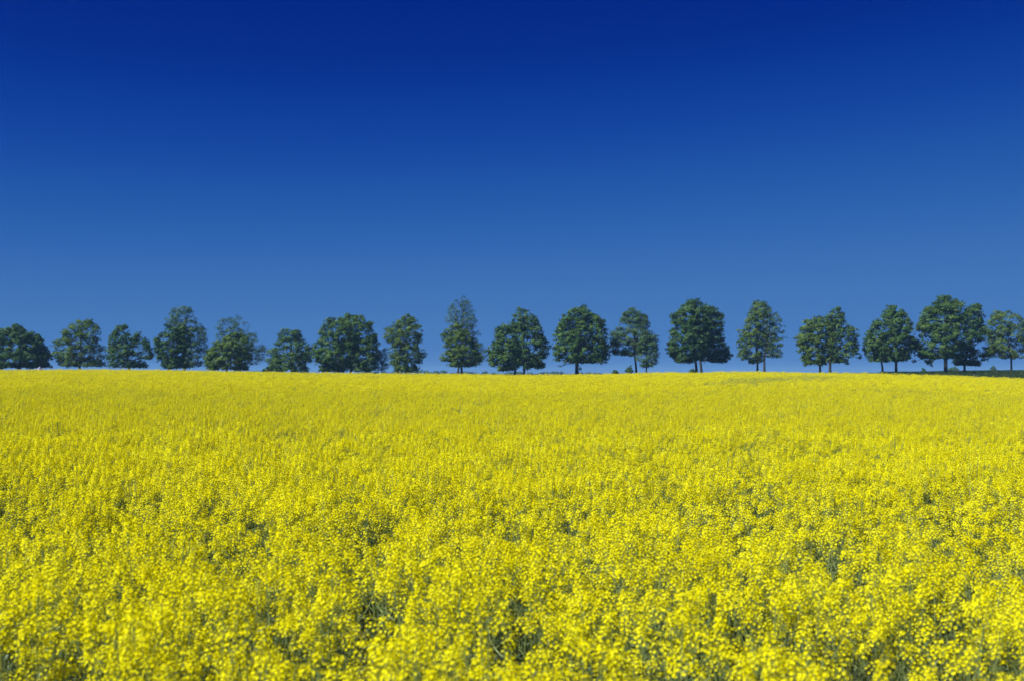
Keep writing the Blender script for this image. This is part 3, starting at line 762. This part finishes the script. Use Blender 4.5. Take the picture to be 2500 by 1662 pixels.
# ------------------------------------------------------------------ far-off wood on the horizon
def wood():
    r = np.random.default_rng(77)
    P, S_ = [], []
    specs = [(1005, 1052, 896, 900), (1045, 1062, 903, 900), (1058, 1072, 901.5, 950), (1074, 1092, 899, 950), (1088, 1180, 904, 1000), (1176, 1192, 903.5, 950), (1200, 1212, 905, 1000),
             (1226, 1285, 903.5, 950), (1284, 1302, 905, 1000), (1305, 1392, 902.5, 950), (1388, 1480, 906, 1000), (640, 700, 884, 420), (700, 760, 896, 500), (860, 960, 902, 900), (940, 1010, 903, 1000), (1490, 2600, 907.6, 1400), (-200, 640, 900, 900)]
    for x0, x1, top, Yd in specs:
        a = at(x0, top, Yd); b = at(x1, top, Yd)
        wdt = b[0] - a[0]; gz = -0.6 if Yd >= 700 else float(ground(a[0], Yd))
        Ht = a[2] - gz
        m = max(8, int(wdt * 1.3))
        x = r.uniform(a[0], b[0], m); sh = np.clip(1 - np.abs((x - (a[0] + b[0]) / 2) / (wdt / 2)) ** 3, 0.2, 1) if wdt < 60 else 0.72 + 0.28 * vnoise(x * 0.09, x * 0, 3)
        top_i = np.maximum(Ht * sh * r.uniform(0.72, 1.0, m), 1.2)
        for i in range(m):
            q = int(26)
            rr = max(1.0, top_i[i] * 0.38)
            z = gz + r.uniform(0.05, 0.86, q) * top_i[i]
            P.append(np.stack([x[i] + r.normal(0, rr * 0.5, q), Yd + r.normal(0, rr, q), z], -1)); S_.append(np.full(q, min(1.15, 0.5 + top_i[i] * 0.05)))
    pos = np.concatenate(P); sz = np.concatenate(S_)[:, None]; n = len(pos)
    nrm = unit(r.normal(0, 1, (n, 3)) + np.array([-0.2, -0.5, 0.7])); a, b = frames(nrm)
    v = np.stack([pos - a * sz, pos - b * sz * 0.7, pos + a * sz, pos + b * sz * 0.7], 1)
    o = obj('woodland', mesh_np('woodland', v.reshape(-1, 3), np.arange(n * 4).reshape(-1, 4), [F_DARK], tone=np.clip(r.normal(0.5, 0.2, n), 0, 1)))
    tag(o, 'far-off bluish wood along the horizon behind the trunks', 'wood', kind='stuff')
wood()

# ------------------------------------------------------------------ pale covered heap at the far left edge of the field
def heap():
    c = at(95, 901, 182); gz = float(ground(c[0], 182)); k = 182 / FPX
    top = ZC + (HOR - 893.0) * k - gz; w = 10.5 * k
    r = np.random.default_rng(3); nr, ns = 7, 16
    V = []; F = []
    for i in range(nr):
        t = i / (nr - 1)
        for j in range(ns):
            an = 2 * math.pi * j / ns
            rad = w * (1 - t) ** 0.8 * (1 + 0.08 * math.sin(3 * an + 1) + r.normal(0, 0.02)) * 1.5 * (1 if t < 0.99 else 0.02) + 0.02
            V.append((rad * math.cos(an) + 0.15 * t, rad * math.sin(an), top * t ** 0.9 - 0.05))
    for i in range(nr - 1):
        for j in range(ns):
            q = (j + 1) % ns; F.append((i * ns + j, i * ns + q, (i + 1) * ns + q, (i + 1) * ns + j))
    m, nt, out = new_mat('pale_sheet')
    b = nt.nodes.new('ShaderNodeBsdfPrincipled'); b.inputs['Base Color'].default_value = (0.22, 0.25, 0.42, 1); b.inputs['Roughness'].default_value = 0.6
    n = nt.nodes.new('ShaderNodeTexNoise'); n.inputs['Scale'].default_value = 4
    bp = nt.nodes.new('ShaderNodeBump'); bp.inputs['Distance'].default_value = 0.1
    nt.links.new(n.outputs['Fac'], bp.inputs['Height']); nt.links.new(bp.outputs['Normal'], b.inputs['Normal'])
    nt.links.new(b.outputs[0], out.inputs['Surface'])
    o = obj('covered_heap', mesh_np('covered_heap', V, F, [m], smooth=True)); o.location = (c[0], 182, gz)
    tag(o, 'pale lilac-grey heap peeping over the field before the leftmost tree', 'heap')
heap()

# ------------------------------------------------------------------ the air
def haze():
    x, y0, y1, z0, z1 = 4400, -4400, 4400, float(ZZ.min()) - 1.0, 18.0
    V = [(-x, y0, z0), (x, y0, z0), (x, y1, z0), (-x, y1, z0), (-x, y0, z1), (x, y0, z1), (x, y1, z1), (-x, y1, z1)]
    F = [(0, 3, 2, 1), (4, 5, 6, 7), (0, 1, 5, 4), (1, 2, 6, 5), (2, 3, 7, 6), (3, 0, 4, 7)]
    m, nt, out = new_mat('air')
    v = nt.nodes.new('ShaderNodeVolumePrincipled')
    v.inputs['Color'].default_value = (0.30, 0.62, 1.0, 1); v.inputs['Density'].default_value = 0.00024
    nt.links.new(v.outputs[0], out.inputs['Volume'])
    o = obj('haze', mesh_np('haze', V, F, [m])); tag(o, 'thin blue haze over the far fields', 'haze', kind='stuff')
haze()
print('TREE LEAVES', tot)
